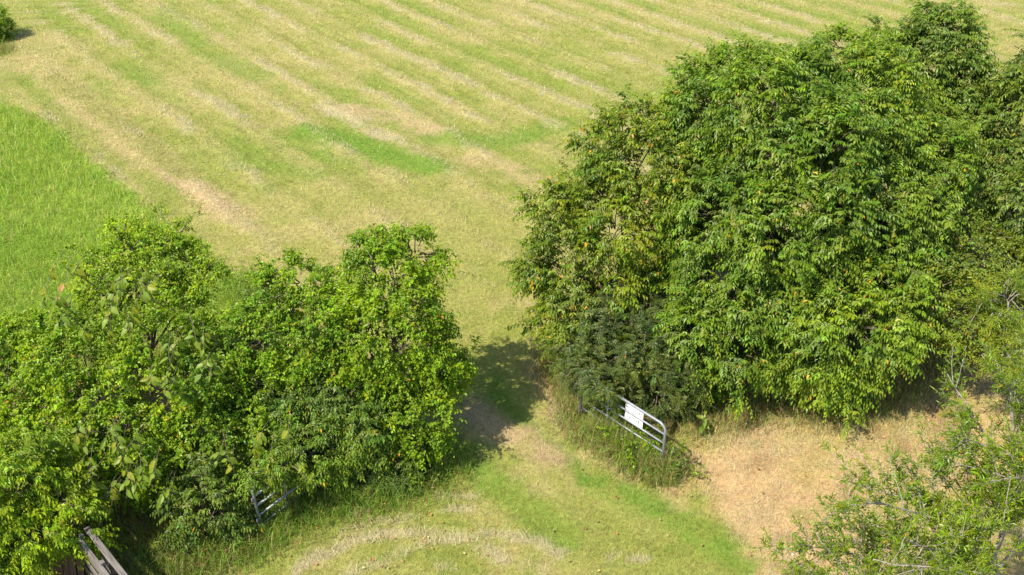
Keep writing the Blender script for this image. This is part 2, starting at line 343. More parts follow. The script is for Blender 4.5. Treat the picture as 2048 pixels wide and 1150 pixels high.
# cut hay lying in windrows and wisps
x, y = scatter(420000, -300, 2350, -90, 1250)
wx, wy = x + .45 * (fbm(x, y, .5, 1) - .5), y + .45 * (fbm(x, y, .5, 2) - .5)
d, f, k, far = windrow(wx, wy); n2 = fbm(x, y, .35, 8, 2)
pr = sst(.38, .06, d + .4 * (n2 - .5)) * k * .8 + .03 * far
for col, pts, w, s in STROKES:
    if col is HAY: pr = np.maximum(pr, sst(w * 1.7, w * .5, pline(x + .25 * (n2 - .5), y, pts)) * s)
    elif col is STRAW or col is PINK: pr = np.maximum(pr, sst(w * 1.2, w * .4, pline(x, y, pts)) * .12)
pr = np.maximum(pr, sst(-.2, .6, poly(x, y, DRY_POLY)) * .8 * sst(.30, .6, fbm(x, y, .8, 55)))
pr *= (poly(x, y, TALL_POLY) < -.05) & (poly(x, y, SHADE_L) < 0) & (poly(x, y, SHADE_R) < .2)
k = RNG.random(len(x)) < pr; x, y = x[k], y[k]; dist = np.hypot(x, y)
az = np.arctan2(SV[1], SV[0]) + RNG.normal(0, .9, len(x))
C = lerp(np.repeat(HAY[None] * 1.1, len(x), 0), np.array((.33, .32, .13)), RNG.random(len(x)) ** 3)
V, T, C3 = blades(x, y, RNG.uniform(.08, .26, len(x)), np.maximum(.006, dist * .00040), vary(C, .22, .05), RNG.uniform(1.0, 1.55, len(x)), False, RNG.uniform(.0, .06, len(x)), az)
tag(mesh('cut_hay', V, T, M_HAY, None, C3), 'pale cut hay lying in rows and wisps on the mown field', 'hay', kind='stuff')

# rough weeds along the feet of the hedges and the gates
EDGES = [([(300, 1140), (400, 1110), (480, 1075), (560, 1045), (640, 1005), (760, 985), (900, 935)], .40, 18000, .93), ([(1150, 830), (1230, 890), (1290, 925), (1340, 950)], .30, 15000, .55),
         ([(1370, 870), (1450, 845), (1560, 815), (1620, 835), (1720, 835), (1800, 780), (1900, 720), (2000, 660)], .32, 12000, .30), ([(1110, 720), (1150, 800)], .3, 4000, .3), ([(1190, 872), (1260, 920), (1330, 962)], .12, 7000, .62, 1.9),
         ([(200, 1060), (260, 1120), (330, 1130), (450, 1080)], .6, 9000, .55), ([(-20, 104), (5, 102)], .4, 1500, .5), ([(490, 560), (540, 620)], .4, 3000, .9)]
so_ = Soup()
for pts, w, n, gr, *hm in EDGES:
    n = int(n * .8); p = gp(pts); sg = np.linalg.norm(np.diff(p, axis=0), axis=1); cs = np.append(0, np.cumsum(sg)); s = RNG.uniform(0, cs[-1], n)
    x = np.interp(s, cs, p[:, 0]) + RNG.normal(0, w, n); y = np.interp(s, cs, p[:, 1]) + RNG.normal(0, w, n)
    g = (RNG.random(n) < gr) * 1.0
    C = lerp(np.repeat(STRAW[None] * .85, n, 0), np.array((.16, .26, .03)), g)
    C = np.where((RNG.random(n) < .10)[:, None], np.array((.22, .11, .05)), C)
    V, T, C3 = blades(x, y, (hm[0] if hm else 1.0) * RNG.uniform(.10, .42, n) * (.6 + .8 * fbm(x, y, .6, 62)), RNG.uniform(.007, .013, n), vary(C, .3), np.abs(RNG.normal(.55, .4, n)), True)
    so_.add(V, T, None, C3)
tag(so_.build('rough_weeds', M_BLADE), 'rough mixed weeds and dry grass along the hedge feet', 'weeds', kind='stuff')

# ------------------------------------------------------------------ leaves
def leaves(p, d, n, ln, w, C, fold=.12, droop=.12):
    """rhombic leaves folded on the midrib: p base, d direction, n upper side"""
    d = nrm(d); s = nrm(np.cross(d, n)); n = np.cross(s, d); ln = ln[:, None]; w = w[:, None]
    m = p + d * ln * .42
    Lf, Rt = m + s * w * .5 + n * w * fold * 2, m - s * w * .5 + n * w * fold * 2
    tip = p + d * ln - n * ln * droop
    V = np.stack([p, Lf, tip, Rt], 1).reshape(-1, 3); k = np.arange(len(p))[:, None] * 4
    return V, np.concatenate([k + np.array([[0, 2, 1]]), k + np.array([[0, 3, 2]])]), np.repeat(C, 4, 0)

def rdir(n): return nrm(RNG.normal(size=(n, 3)))
SPEC = {  # sprig length, leaves per sprig, leaf length, leaf width, style, arch
    'cherry': dict(L=(.26, .60), nl=13, ll=(.082, .128), lw=.46, style='hang', arch=.34),
    'vine':   dict(L=(.14, .38), nl=9, ll=(.048, .082), lw=.72, style='face', arch=.35),
    'elm':    dict(L=(.20, .45), nl=10, ll=(.065, .105), lw=.45, style='hang', arch=.4),
    'feather': dict(L=(.18, .30), nl=15, ll=(.045, .065), lw=.36, style='flat', arch=.35),
    'oak':    dict(L=(.10, .26), nl=9, ll=(.05, .095), lw=.27, style='tuft', arch=.0),
    'willow': dict(L=(.25, .55), nl=12, ll=(.08, .13), lw=.20, style='tuft', arch=.1),
}
def sprigs(pos, dr, out, spec, tint, acc, yellow=.004):
    S = SPEC[spec]; N, nl = len(pos), S['nl']
    if N == 0: return
    dr = nrm(dr); L = RNG.uniform(*S['L'], N); t = (np.arange(nl)[None] + RNG.uniform(.2, .9, (N, nl))) / nl
    down = np.array([0, 0, -1.0]); sg = np.where(np.arange(nl) % 2 == 0, 1.0, -1.0)[None]
    p = pos[:, None] + dr[:, None] * (L[:, None] * t)[..., None] + down * (S['arch'] * L[:, None] * t ** 2)[..., None]
    ax = nrm(dr[:, None] + down * (2 * S['arch'] * t)[..., None]); side = nrm(np.cross(ax, -down + .02 * rdir(N)[:, None]))
    st = S['style']; j = rdir(N * nl).reshape(N, nl, 3)
    if st == 'hang': ld = ax * .5 + side * (sg * .62)[..., None] + down * .5 + j * .25; nn = nrm(-down * .9 + out[:, None] * .35 + side * (sg * .45)[..., None] + j * .3)
    elif st == 'flat': ld = ax * .5 + side * (sg * .9)[..., None] + down * .12 + j * .1; nn = nrm(-down + out[:, None] * .3 + j * .18)
    elif st == 'face': ld = side * (sg * .5)[..., None] + down * .55 + ax * .3 + j * .6; nn = nrm(out[:, None] * .5 - down * .75 + j * .42)
    else: ld = ax * .75 + side * (sg * .5)[..., None] + j * .55; nn = nrm(-down * .8 + j * .7)
    ll = RNG.uniform(*S['ll'], N * nl) * np.repeat(RNG.uniform(.72, 1.22, N), nl) * np.where(t.ravel() > .93, .75, 1)
    base = vary(np.repeat(np.asarray(tint, float)[None] * np.array((1.49, 1.38, 1.0)), N, 0), .15, .08)
    cl = fbm(pos[:, 0] + pos[:, 2] * .7, pos[:, 1] * .7 + pos[:, 2], .75, 90, 2)[:, None] - .5      # neighbouring shoots are alike: some younger and yellower
    base = base * (1 + cl * np.array((.85, .65, -.2)))
    young = (np.linspace(0, 1, nl)[None] ** 2 * .30)[..., None]
    C = base[:, None] * (1 + young * np.array((1.1, .9, .2))) * np.exp(RNG.normal(0, .11, (N, nl)))[..., None]; C = C.reshape(-1, 3)
    yl = RNG.random(len(C)) < yellow; C[yl] = vary(np.repeat([[.55, .30, .03]], yl.sum(), 0), .2)
    V, T, C4 = leaves(p.reshape(-1, 3), ld.reshape(-1, 3), nn.reshape(-1, 3), ll, ll * S['lw'] * RNG.uniform(.8, 1.2, N * nl), C)
    acc.add(V, T, None, C4)

def blob(px, py, Y, rx, rp, ry):
    """an ellipsoid of foliage: seen about (px, py) at the distance Y, rx and rp its half sizes in picture units, ry its half depth in metres"""
    c = P(px, py, Y); dep = Y * CP + (CAM_H - c[2]) * SP; e = math.atan2(CAM_H - c[2], Y); r = rp * dep / FPX
    rz = math.sqrt(max(r * r - (ry * math.sin(e)) ** 2, (.45 * r) ** 2)) / math.cos(e)
    return np.array([*c, rx * dep / FPX, ry, rz])

def lumps(bl, k=7):                                  # break smooth blobs into boughs
    res = []
    for b in bl:
        res.append(np.concatenate([b[:3], b[3:] * .72]))
        d = rdir(60)
        sel = [d[0]]
        for q in d[1:]:
            if len(sel) < k and min(np.linalg.norm(q - w) for w in sel) > .75: sel.append(q)
        for q in sel:
            r = b[3:] * RNG.uniform(.38, .60); res.append(np.concatenate([b[:3] + q * b[3:] * RNG.uniform(.52, .68), np.maximum(r, r.max() * .6)]))
    return [b for b in res if b[2] + b[5] * .6 > .1]
def crown_points(bl, dens, rough=.16):
    """points on the outside of the union of blobs, with their outward directions"""
    pts, outs, cen = [], [], []
    for i, b in enumerate(bl):
        c, r = b[:3], b[3:]; area = 4 * math.pi * (((r[0] * r[1]) ** 1.6 + (r[0] * r[2]) ** 1.6 + (r[1] * r[2]) ** 1.6) / 3) ** (1 / 1.6)
        n = int(area * dens); d = rdir(n)
        lump = 1 + rough * 2 * (fbm(d[:, 0] * 3 + c[0] * 7, d[:, 1] * 3 + d[:, 2] * 2.3, .8, 70 + i) - .5) + RNG.normal(0, .05, n)
        p = c + d * r * lump[:, None]; o = nrm(d / r); k = p[:, 2] > .05
        k &= (o[:, 1] < .35) | (RNG.random(n) < .6)
        for j, q in enumerate(bl):
            if j != i: k &= (((p - q[:3]) / (q[3:] * .86)) ** 2).sum(1) > 1
        pts.append(p[k]); outs.append(o[k]); cen.append(np.repeat(c[None], k.sum(), 0))
    return np.concatenate(pts), np.concatenate(outs), np.concatenate(cen)

def limb(a, b, r0, r1, acc, seg=6, n=6, wob=.12, sag=0.0):
    t = np.linspace(0, 1, n)[:, None]; a, b = np.asarray(a, float), np.asarray(b, float); l = np.linalg.norm(b - a)
    p = a + (b - a) * t + np.concatenate([np.zeros((1, 3)), np.cumsum(RNG.normal(0, wob * l / n, (n - 1, 3)), 0)]) * (t * (1 - t) * 3) + np.array([0, 0, 1.0]) * sag * l * t * (1 - t)
    acc.add(*tube(p, r0, r1, seg)[:3]); return p

def plant(name, label, cat, base, bl, spec, tint, dens=9, ns=7, yellow=.004, rough=.16, trunk_r=.09, mat=None, bark=None, fill=1.0, up=.25, group=None, extra=None, reach=.5, stray=.06, boughs=7):
    """a woody plant: trunk with limbs into every blob, branches out to the surface, sprigs of leaves along them"""
    g0 = np.array([base[0], base[1], float(ground_z(np.array([base[0]]), np.array([base[1]]))[0])])
    root = thing(name, g0, label, cat, group)
    bl = [np.asarray(b, float) for b in bl]; ctr = np.mean([b[:3] for b in bl], 0); top = max(b[2] + b[5] for b in bl)
    tr, br, lf = Soup(), Soup(), Soup()
    fork = np.array([g0[0] * .6 + ctr[0] * .4, g0[1] * .6 + ctr[1] * .4, max(.25, min(ctr[2] * .45, top * .3))])
    limb(g0 - [0, 0, .15], fork, trunk_r * 1.25, trunk_r, tr, 9, 6, .08)
    hubs = []
    for b in bl:
        e = b[:3] + [0, 0, b[5] * .25]; q = limb(fork, e, trunk_r * .75, trunk_r * .22, tr, 7, 8, .16); hubs.append(q)
    p, o, c = crown_points(lumps(bl, boughs) if boughs else bl, dens, rough); n = len(p)
    a = c + (p - c) * RNG.uniform(.15, .5, n)[:, None]; a[:, 2] -= .12 * (p[:, 2] - a[:, 2]).clip(0); a[:, 2] = np.maximum(a[:, 2], .08)
    out_long = RNG.random(n) < stray; p = p + o * (out_long * RNG.uniform(.15, .5, n))[:, None]
    for i in RNG.choice(n, min(n, 260), replace=False):
        limb(a[i], p[i], .014, .004, br, 4, 4, .10, .12)
    P_, D_, O_ = [], [], []
    for k in range(ns):
        u = 1 - reach * RNG.random(n) ** 1.3 if k else np.ones(n)
        q = a + (p - a) * u[:, None] + np.array([0, 0, .5]) * (u * (1 - u))[:, None] * np.linalg.norm(p - a, axis=1)[:, None] * .5 + RNG.normal(0, .05, (n, 3))
        P_.append(q); O_.append(o); D_.append(o * (.75 if k else 1.1) + rdir(n) * .75 + np.array([0, 0, up]))
    P_, D_, O_ = np.concatenate(P_), np.concatenate(D_), np.concatenate(O_)
    k = P_[:, 2] > .04; P_, D_, O_ = P_[k], D_[k], O_[k]
    tv = np.asarray(tint, float)
    half = RNG.random(len(P_)) < .5
    sprigs(P_[half], D_[half], O_[half], spec, tv, lf, yellow); sprigs(P_[~half], D_[~half], O_[~half], spec, tv * np.array((1.12, 1.02, .9)), lf, yellow)
    if fill > 0:                                     # leaves deeper inside
        m = int(n * 2.2 * fill); i = RNG.integers(0, n, m); q = c[i] + (p[i] - c[i]) * RNG.uniform(.55, .85, m)[:, None]; q[:, 2] = np.maximum(q[:, 2], .08)
        sprigs(q, rdir(m) + o[i], o[i], spec, tv * .9, lf, 0)
    if extra: extra(root, tr, br, lf)
    tr.build('trunk', bark or M_BARK, root, g0, True)
    tag(br.build('branches', bark or M_BARK, root, g0, True), kind='stuff')
    tag(lf.build('crown', mat or M_LEAF, root, g0), kind='stuff')
    return root

def gxy(px, Y):                                      # the ground under picture column px at distance Y
    return np.array([(px - 1024) / FPX * (Y * CP + CAM_H * SP), Y])

# ---- right side: the cherry thicket
CH, CH2 = (.078, .142, .016), (.090, .142, .016)
plant('cherry_tree', 'tall dense cherry tree with drooping leaves at the middle of the right thicket', 'tree', gxy(1500, 21.3),
      [blob(1500, 275, 22, 150, 165, 2.1), blob(1440, 225, 22.4, 85, 90, 1.4), blob(1565, 165, 23, 105, 72, 1.4), blob(1490, 480, 20.6, 160, 170, 1.9), blob(1440, 650, 19.4, 120, 125, 1.3), blob(1600, 390, 21, 140, 180, 1.9)], 'cherry', CH, 8.5, 8, group='cherry trees in the right thicket', trunk_r=.13)
plant('cherry_tree', 'olive green thin-leaved cherry tree at the left edge of the right thicket', 'tree', gxy(1260, 21.3),
      [blob(1245, 470, 21.5, 130, 165, 1.8), blob(1165, 555, 20.9, 95, 120, 1.4), blob(1300, 320, 22, 105, 120, 1.5), blob(1110, 430, 21.3, 50, 60, .8), blob(1085, 520, 20.9, 38, 55, .6), blob(1190, 650, 20.2, 90, 75, 1.1), blob(1230, 290, 22.2, 60, 70, .9)], 'cherry', CH2, 7, 7, .012, fill=.35, group='cherry trees in the right thicket', trunk_r=.06, stray=.14, rough=.25)
plant('cherry_tree', 'dense cherry tree just right of the tallest one in the right thicket', 'tree', gxy(1740, 22),
      [blob(1720, 260, 23, 135, 150, 1.9), blob(1790, 390, 22, 115, 140, 1.7), blob(1675, 140, 24, 85, 70, 1.3), blob(1740, 500, 20.6, 120, 130, 1.5), blob(1850, 300, 23, 90, 90, 1.4), blob(1755, 400, 21.4, 80, 90, 1.2)], 'cherry', (.09, .155, .020), 8.5, 8, group='cherry trees in the right thicket', trunk_r=.12)
plant('cherry_tree', 'airy tree top standing above the thicket near the top right corner', 'tree', gxy(1870, 26.5),
      [blob(1870, 105, 27, 85, 75, 1.3), blob(1935, 190, 26.5, 60, 55, 1.0), blob(1795, 110, 27, 38, 50, .7), blob(1880, 260, 26, 110, 80, 1.4), blob(1890, 45, 27.2, 50, 35, .7), blob(1960, 250, 26, 60, 60, .9), blob(1830, 200, 26.2, 70, 60, 1.0)], 'cherry', (.080, .138, .024), 8, 8, fill=.9, group='cherry trees in the right thicket', stray=.15, rough=.3)
plant('cherry_tree', 'dark cherry tree cut off by the right edge of the picture', 'tree', gxy(2080, 24.5),
      [blob(2080, 230, 25, 75, 140, 1.7), blob(2000, 340, 24, 75, 90, 1.4), blob(2060, 420, 22.5, 100, 110, 1.5), blob(2120, 500, 21.5, 100, 130, 1.5)], 'cherry', (.075, .125, .026), 7, 7, fill=.6, group='cherry trees in the right thicket', stray=.1, rough=.25)
plant('cherry_bush', 'low bright green cherry bush at the front foot of the right thicket', 'bush', gxy(1670, 18.9),
      [blob(1660, 670, 18.9, 100, 120, 1.1), blob(1745, 630, 19.1, 95, 105, 1.1), blob(1600, 600, 19.5, 90, 110, 1.1), blob(1685, 742, 18.7, 78, 45, .6), blob(1560, 720, 19.2, 60, 60, .7)], 'cherry', (.092, .158, .018), 9, 8, .010, trunk_r=.05)
plant('vine_thicket', 'shady vine covered shrub between the cherry trees and the right edge', 'shrub', gxy(1910, 20.8),
      [blob(1890, 460, 21.5, 105, 100, 1.3), blob(1985, 520, 20.6, 100, 85, 1.3), blob(1860, 560, 20, 80, 80, 1.0), blob(1935, 620, 19.4, 80, 65, 1.0)], 'vine', (.085, .135, .022), 9, 7, .010, trunk_r=.04)
plant('willow_shrub', 'pale yellow-green narrow-leaved shrub with bare stems by the right edge', 'shrub', gxy(2030, 18),
      [blob(2010, 610, 18.5, 60, 65, .8), blob(2050, 680, 17.9, 65, 70, .9), blob(1960, 680, 18.3, 50, 40, .6)], 'willow', (.13, .19, .03), 8, 6, fill=.2, trunk_r=.03, bark=M_PALE, stray=.25)
plant('thorn_shrub', 'dark bluish green fine-leaved shrub behind the gate with the sign', 'shrub', gxy(1270, 19.0),
      [blob(1250, 690, 19.2, 110, 80, 1.1), blob(1325, 750, 18.8, 80, 80, .9), blob(1180, 715, 19.1, 60, 55, .8), blob(1350, 680, 19.3, 65, 80, .9), blob(1255, 640, 19.7, 80, 50, .8), blob(1230, 765, 18.6, 60, 45, .6), blob(1205, 757, 18.0, 42, 30, .45), blob(1160, 748, 18.5, 36, 32, .4)], 'feather', (.060, .095, .028), 15, 9, .004, trunk_r=.04, up=.1, stray=.15)

plant('weed_shrub', 'small bright green weeds growing through the bars below the sign', 'weeds', gxy(1290, 17.0),
      [blob(1300, 880, 17.0, 20, 24, .18), blob(1250, 892, 16.85, 20, 15, .15), blob(1348, 908, 16.75, 18, 22, .18), blob(1210, 848, 17.6, 12, 18, .12)], 'vine', (.10, .175, .014), 20, 6, .002, trunk_r=.010, stray=.2, fill=.2, boughs=3)
# ---- left side: the vine draped hedge
LV = (.108, .190, .011)
plant('vine_draped_tree', 'round-topped bright green tree draped with vines beside the lane gap', 'tree', gxy(790, 17.6),
      [blob(785, 555, 18.3, 95, 95, 1.2), blob(825, 670, 18, 85, 100, 1.1), blob(880, 720, 17.8, 38, 70, .6), blob(740, 720, 17.6, 100, 120, 1.1), blob(825, 850, 17, 75, 75, .8), blob(740, 505, 18.5, 50, 40, .7), blob(912, 735, 17.7, 16, 45, .22), blob(860, 800, 17.4, 40, 50, .5)], 'vine', LV, 13, 8, .003, trunk_r=.10, stray=.08, rough=.22)
plant('vine_draped_tree', 'broad vine covered bush left of the round-topped tree', 'tree', gxy(580, 17.8),
      [blob(590, 600, 18.2, 95, 75, 1.2), blob(535, 670, 17.9, 80, 90, 1.1), blob(640, 690, 17.6, 75, 95, 1.0), blob(540, 780, 17.1, 80, 80, .9)], 'vine', (.108, .195, .013), 13, 8, .006, trunk_r=.08, stray=.08)
plant('elm_shrub', 'dark green fine-leaved shrub at the foot of the round-topped tree', 'shrub', gxy(680, 16.6),
      [blob(685, 840, 16.8, 105, 90, .9), blob(600, 830, 16.9, 80, 90, .8), blob(745, 900, 16.6, 85, 50, .6), blob(640, 920, 16.4, 60, 55, .5), blob(605, 905, 15.95, 50, 50, .45), blob(515, 945, 15.05, 26, 24, .28), blob(560, 925, 15.6, 30, 30, .3)], 'elm', (.075, .135, .022), 14, 8, trunk_r=.05)
plant('vine_mass', 'sprawling tangle of vines filling the left hedge', 'vines', gxy(230, 16.8),
      [blob(300, 690, 17.6, 130, 95, 1.2), blob(160, 700, 17.6, 130, 95, 1.2), blob(20, 720, 17.6, 110, 100, 1.2), blob(390, 760, 17.1, 100, 105, 1.1), blob(250, 820, 16.6, 140, 100, 1.1), blob(80, 820, 16.7, 130, 110, 1.1), blob(420, 870, 16.3, 100, 85, .9), blob(300, 920, 15.9, 100, 70, .7), blob(150, 900, 16, 110, 80, .8)], 'vine', (.110, .192, .013), 13, 8, .006, trunk_r=.05, rough=.25)
plant('privet_bush', 'yellow-green bush poking up from the tall grass behind the left hedge', 'bush', gxy(300, 19.3),
      [blob(310, 485, 20, 75, 32, .8), blob(270, 555, 19.2, 100, 50, 1.0), blob(350, 525, 19.6, 60, 35, .7), blob(250, 455, 20.6, 28, 18, .4), blob(415, 548, 19.2, 38, 22, .45), blob(205, 525, 19.5, 40, 28, .5)], 'vine', (.125, .205, .015), 12, 7, trunk_r=.04, stray=.15, rough=.3)
plant('dark_shrub', 'small dark green shrub beside the rusty gate', 'shrub', gxy(410, 14.9),
      [blob(405, 985, 15.1, 60, 60, .6), blob(440, 1030, 14.9, 45, 50, .45), blob(380, 1040, 14.8, 40, 45, .4)], 'elm', (.070, .120, .028), 15, 8, trunk_r=.03)
plant('locust_tree', 'yellow-green feathery tree in the bottom left corner above the wooden pen', 'tree', gxy(-30, 14.2),
      [blob(50, 950, 14.4, 95, 65, .9), blob(115, 1010, 14.1, 60, 60, .7), blob(20, 1060, 13.7, 100, 80, .9), blob(-70, 1000, 14.0, 120, 120, 1.2), blob(160, 1050, 13.9, 35, 40, .35), blob(10, 1140, 13.2, 55, 45, .6)], 'elm', (.118, .195, .012), 14, 8, .004, trunk_r=.09, stray=.12)
plant('round_bush', 'small round bush with a shadow alone at the top left edge of the field', 'bush', gxy(-14, 44.3),
      [blob(-14, 52, 44.3, 36, 36, .8), blob(-35, 60, 44.5, 35, 32, .8)], 'vine', (.085, .155, .012), 20, 8, trunk_r=.05)

# ---- willow oak in the near right corner
def oak(root_xy, label, limbs, dens):
    g0 = np.array([root_xy[0], root_xy[1], 0.0]); root = thing('willow_oak', g0, label, 'tree')
    tr, br, lf = Soup(), Soup(), Soup()
    h = np.array([g0[0], g0[1], 2.4]); limb(g0 - [0, 0, .2], h, .14, .11, tr, 10, 6, .05)
    pos, dr = [], []
    for pts in limbs:
        q = [h]
        for px, py, Y in pts: q.append(P(px, py, Y))
        q = np.array(q); L = np.append(0, np.cumsum(np.linalg.norm(np.diff(q, axis=0), axis=1))); s = np.linspace(0, L[-1], 14)
        q = np.stack([np.interp(s, L, q[:, k]) for k in range(3)], -1) + RNG.normal(0, .02, (14, 3)); tr.add(*tube(q, .034, .006, 7))
        for k in range(int(dens * L[-1])):
            u = RNG.uniform(.30, 1.0); a = np.array([np.interp(u * 13, np.arange(14), q[:, i]) for i in range(3)])
            ax = nrm(q[min(13, int(u * 13) + 1)] - q[max(0, int(u * 13) - 1)]); d = nrm(ax * .6 + rdir(1)[0] * .8 + [0, 0, .25])
            bl_ = RNG.uniform(.25, 1.15) * (1.15 - .5 * u); e = a + d * bl_
            w = limb(a, e, .008, .003, br, 5, 6, .14)
            for m in range(int(3 + bl_ * 13)):
                v = RNG.uniform(.15, 1.0); pos.append(np.array([np.interp(v * 5, np.arange(6), w[:, i]) for i in range(3)])); dr.append(nrm(d * .6 + rdir(1)[0] + [0, 0, .25]))
            pos.append(e); dr.append(d)
    pos, dr = np.array(pos), np.array(dr)
    for i in RNG.choice(len(pos), len(pos) // 2, replace=False): br.add(*tube(np.array([pos[i], pos[i] + dr[i] * .14]), .004, .002, 3))
    sprigs(pos, dr, dr, 'oak', (.088, .145, .010), lf, .006)
    tr.build('trunk', M_PALE, root, g0, True); tag(br.build('branches', M_PALE, root, g0, True), kind='stuff'); tag(lf.build('crown', M_GLOSS, root, g0), kind='stuff')
OY = 11.2
oak((5.6, 10.3), 'sparse willow oak with pale limbs over the dry grass at lower right', [
    [(1900, 1060, OY), (1830, 1000, OY), (1720, 975, 11.4)], [(1800, 1100, 10.8), (1700, 1080, 10.8), (1620, 1120, 10.7)], [(1880, 1040, 10.9), (1780, 1010, 10.6), (1690, 1010, 10.4)], [(1960, 1080, 10.8), (1880, 1100, 10.3), (1820, 1090, 10.0)],
    [(1760, 1160, 10.3), (1660, 1160, 10.2), (1560, 1150, 10.2)], [(1930, 1130, 10.1), (1860, 1140, 9.8), (1750, 1120, 9.9)], [(1960, 1050, 11.5), (1930, 1000, 11.6), (1880, 960, 11.6)], [(1740, 1120, 10.6), (1640, 1090, 10.7), (1570, 1100, 10.7)]], 7.6)
oak((7.2, 11.2), 'willow oak by the right edge with a pale limb rising through it', [
    [(2040, 960, 12), (1980, 880, 12.2), (1930, 800, 12.6), (1890, 740, 12.9)], [(2070, 900, 12), (2030, 800, 12.3), (1990, 720, 12.7)], [(2000, 980, 11.8), (1930, 930, 11.9), (1850, 900, 12)], [(2090, 850, 11.7), (2060, 740, 12.0), (2040, 660, 12.3)],
    [(2060, 930, 11.4), (2000, 900, 11.3), (1920, 870, 11.3)], [(2100, 1000, 11), (2050, 950, 10.9), (1990, 960, 10.8)]], 7.5)

# ------------------------------------------------------------------ saplings with big leaves, every leaf an object
def big_leaf_mesh(name, tint):
    n = 7; t = np.linspace(0, 1, n); w = np.sin(np.pi * t ** .8) ** .8 * .30 * (1 - .25 * t); w[0] = .015; w[-1] = .0
    V, C = [], []
    for k in range(n):
        zz = -.22 * t[k] ** 2
        for s in (-1, 0, 1):
            V.append((t[k], s * w[k], zz + abs(s) * w[k] * .28)); C.append(np.array(tint) * (1.15 if s == 0 else RNG.uniform(.85, 1.1)))
    Q = [[3 * k + s, 3 * k + 3 + s, 3 * k + 4 + s, 3 * k + 1 + s] for k in range(n - 1) for s in (0, 1)]
    me = mesh(name, np.array(V), np.array(Q), M_LEAF, None, np.array(C)); d = me.data; bpy.data.objects.remove(me); return d
BIG = [big_leaf_mesh('leaf', np.array(c) * 1.0) for c in ((.14, .215, .02), (.17, .235, .02), (.12, .19, .02), (.23, .25, .02), (.18, .23, .03), (.15, .22, .018))]
BROWN = [big_leaf_mesh('leaf', c) for c in ((.50, .30, .13), (.42, .24, .10))]
def big_sapling(label, clusters, base, dead=0):
    g0 = np.array([*base, 0.0]); root = thing('broadleaf_sapling', g0, label, 'sapling', 'broad-leaved saplings in the left hedge'); st = Soup()
    for px, py, Y, n, sp in clusters:
        n = int(n * 1.8); sp = sp * .8; c = P(px, py, Y - .16); q = limb(c + [RNG.normal(0, .15), .9, -.9], c + [0, .05, .05], .014, .005, st, 5, 9, .06, .15)
        shoots = []
        for k in range(max(2, n // 6)):              # shoots that arch out of the hedge and hang
            e = c + RNG.normal(0, 1, 3) * np.array((sp, sp * .3, sp * .5)) * .8; a0 = e + [RNG.normal(0, .12), .55, .05]
            shoots.append(limb(a0, e + [RNG.normal(0, .1), -.12, -.22], .006, .003, st, 4, 7, .10, .45))
        for k in range(n):
            w_ = shoots[k % len(shoots)]; v_ = RNG.uniform(2.2, 6); b_ = np.array([np.interp(v_, np.arange(7), w_[:, q]) for q in range(3)])
            d = nrm(np.array([RNG.normal(0, .6), -.25 + RNG.normal(0, .3), -.7 + RNG.normal(0, .3)])); up = nrm(np.array([-.35, -.7, .75]) + RNG.normal(0, .28, 3))
            p = b_ + d * .03; st.add(*tube(np.array([b_, p]), .0025, .002, 3))
            y_ = nrm(np.cross(up, d)); z_ = np.cross(d, y_); s = RNG.uniform(.13, .215)
            o = bpy.data.objects.new('leaf', (BROWN if k < dead else BIG)[RNG.integers(0, 2 if k < dead else 6)]); COL.objects.link(o); o.parent = root
            from mathutils import Matrix
            R = Matrix([[d[i], y_[i], z_[i]] for i in range(3)]).to_4x4()
            o.matrix_local = Matrix.Translation(Vector(p - g0)) @ R @ Matrix.Diagonal((s, s * RNG.uniform(.8, 1.15), s, 1))
    st.build('stem', M_BARK, root, g0, True)
    return root
big_sapling('large-leaved sapling with brown dead leaves at the back left of the hedge', [(95, 600, 16.6, 12, .28), (125, 540, 16.8, 12, .25), (120, 630, 16.5, 8, .25)], gxy(110, 17), 2)
big_sapling('large-leaved sapling rising near the top middle of the left hedge', [(235, 585, 16.4, 20, .40), (215, 640, 16.2, 12, .30), (280, 570, 16.6, 10, .3), (250, 640, 16.2, 8, .3)], gxy(250, 17))
big_sapling('large-leaved sapling leaning over the dark gap right of the vine tangle', [(385, 665, 16.0, 9, .30), (410, 735, 15.8, 9, .28), (325, 760, 15.6, 10, .30), (340, 700, 15.9, 6, .3)], gxy(380, 16.4))
big_sapling('large-leaved sapling hanging low at the front of the left hedge', [(185, 870, 14.9, 12, .30), (240, 890, 14.9, 14, .32), (175, 940, 14.7, 12, .30), (230, 970, 14.6, 18, .42), (270, 940, 14.7, 12, .32), (330, 985, 14.6, 7, .22), (150, 975, 14.6, 7, .25), (205, 1000, 14.5, 8, .28)], gxy(220, 15.4))
big_sapling('large-leaved sapling beside the rusty gate under the vine bush', [(525, 905, 15.6, 12, .26), (450, 910, 15.5, 10, .25), (545, 880, 15.7, 5, .22)], gxy(500, 16))

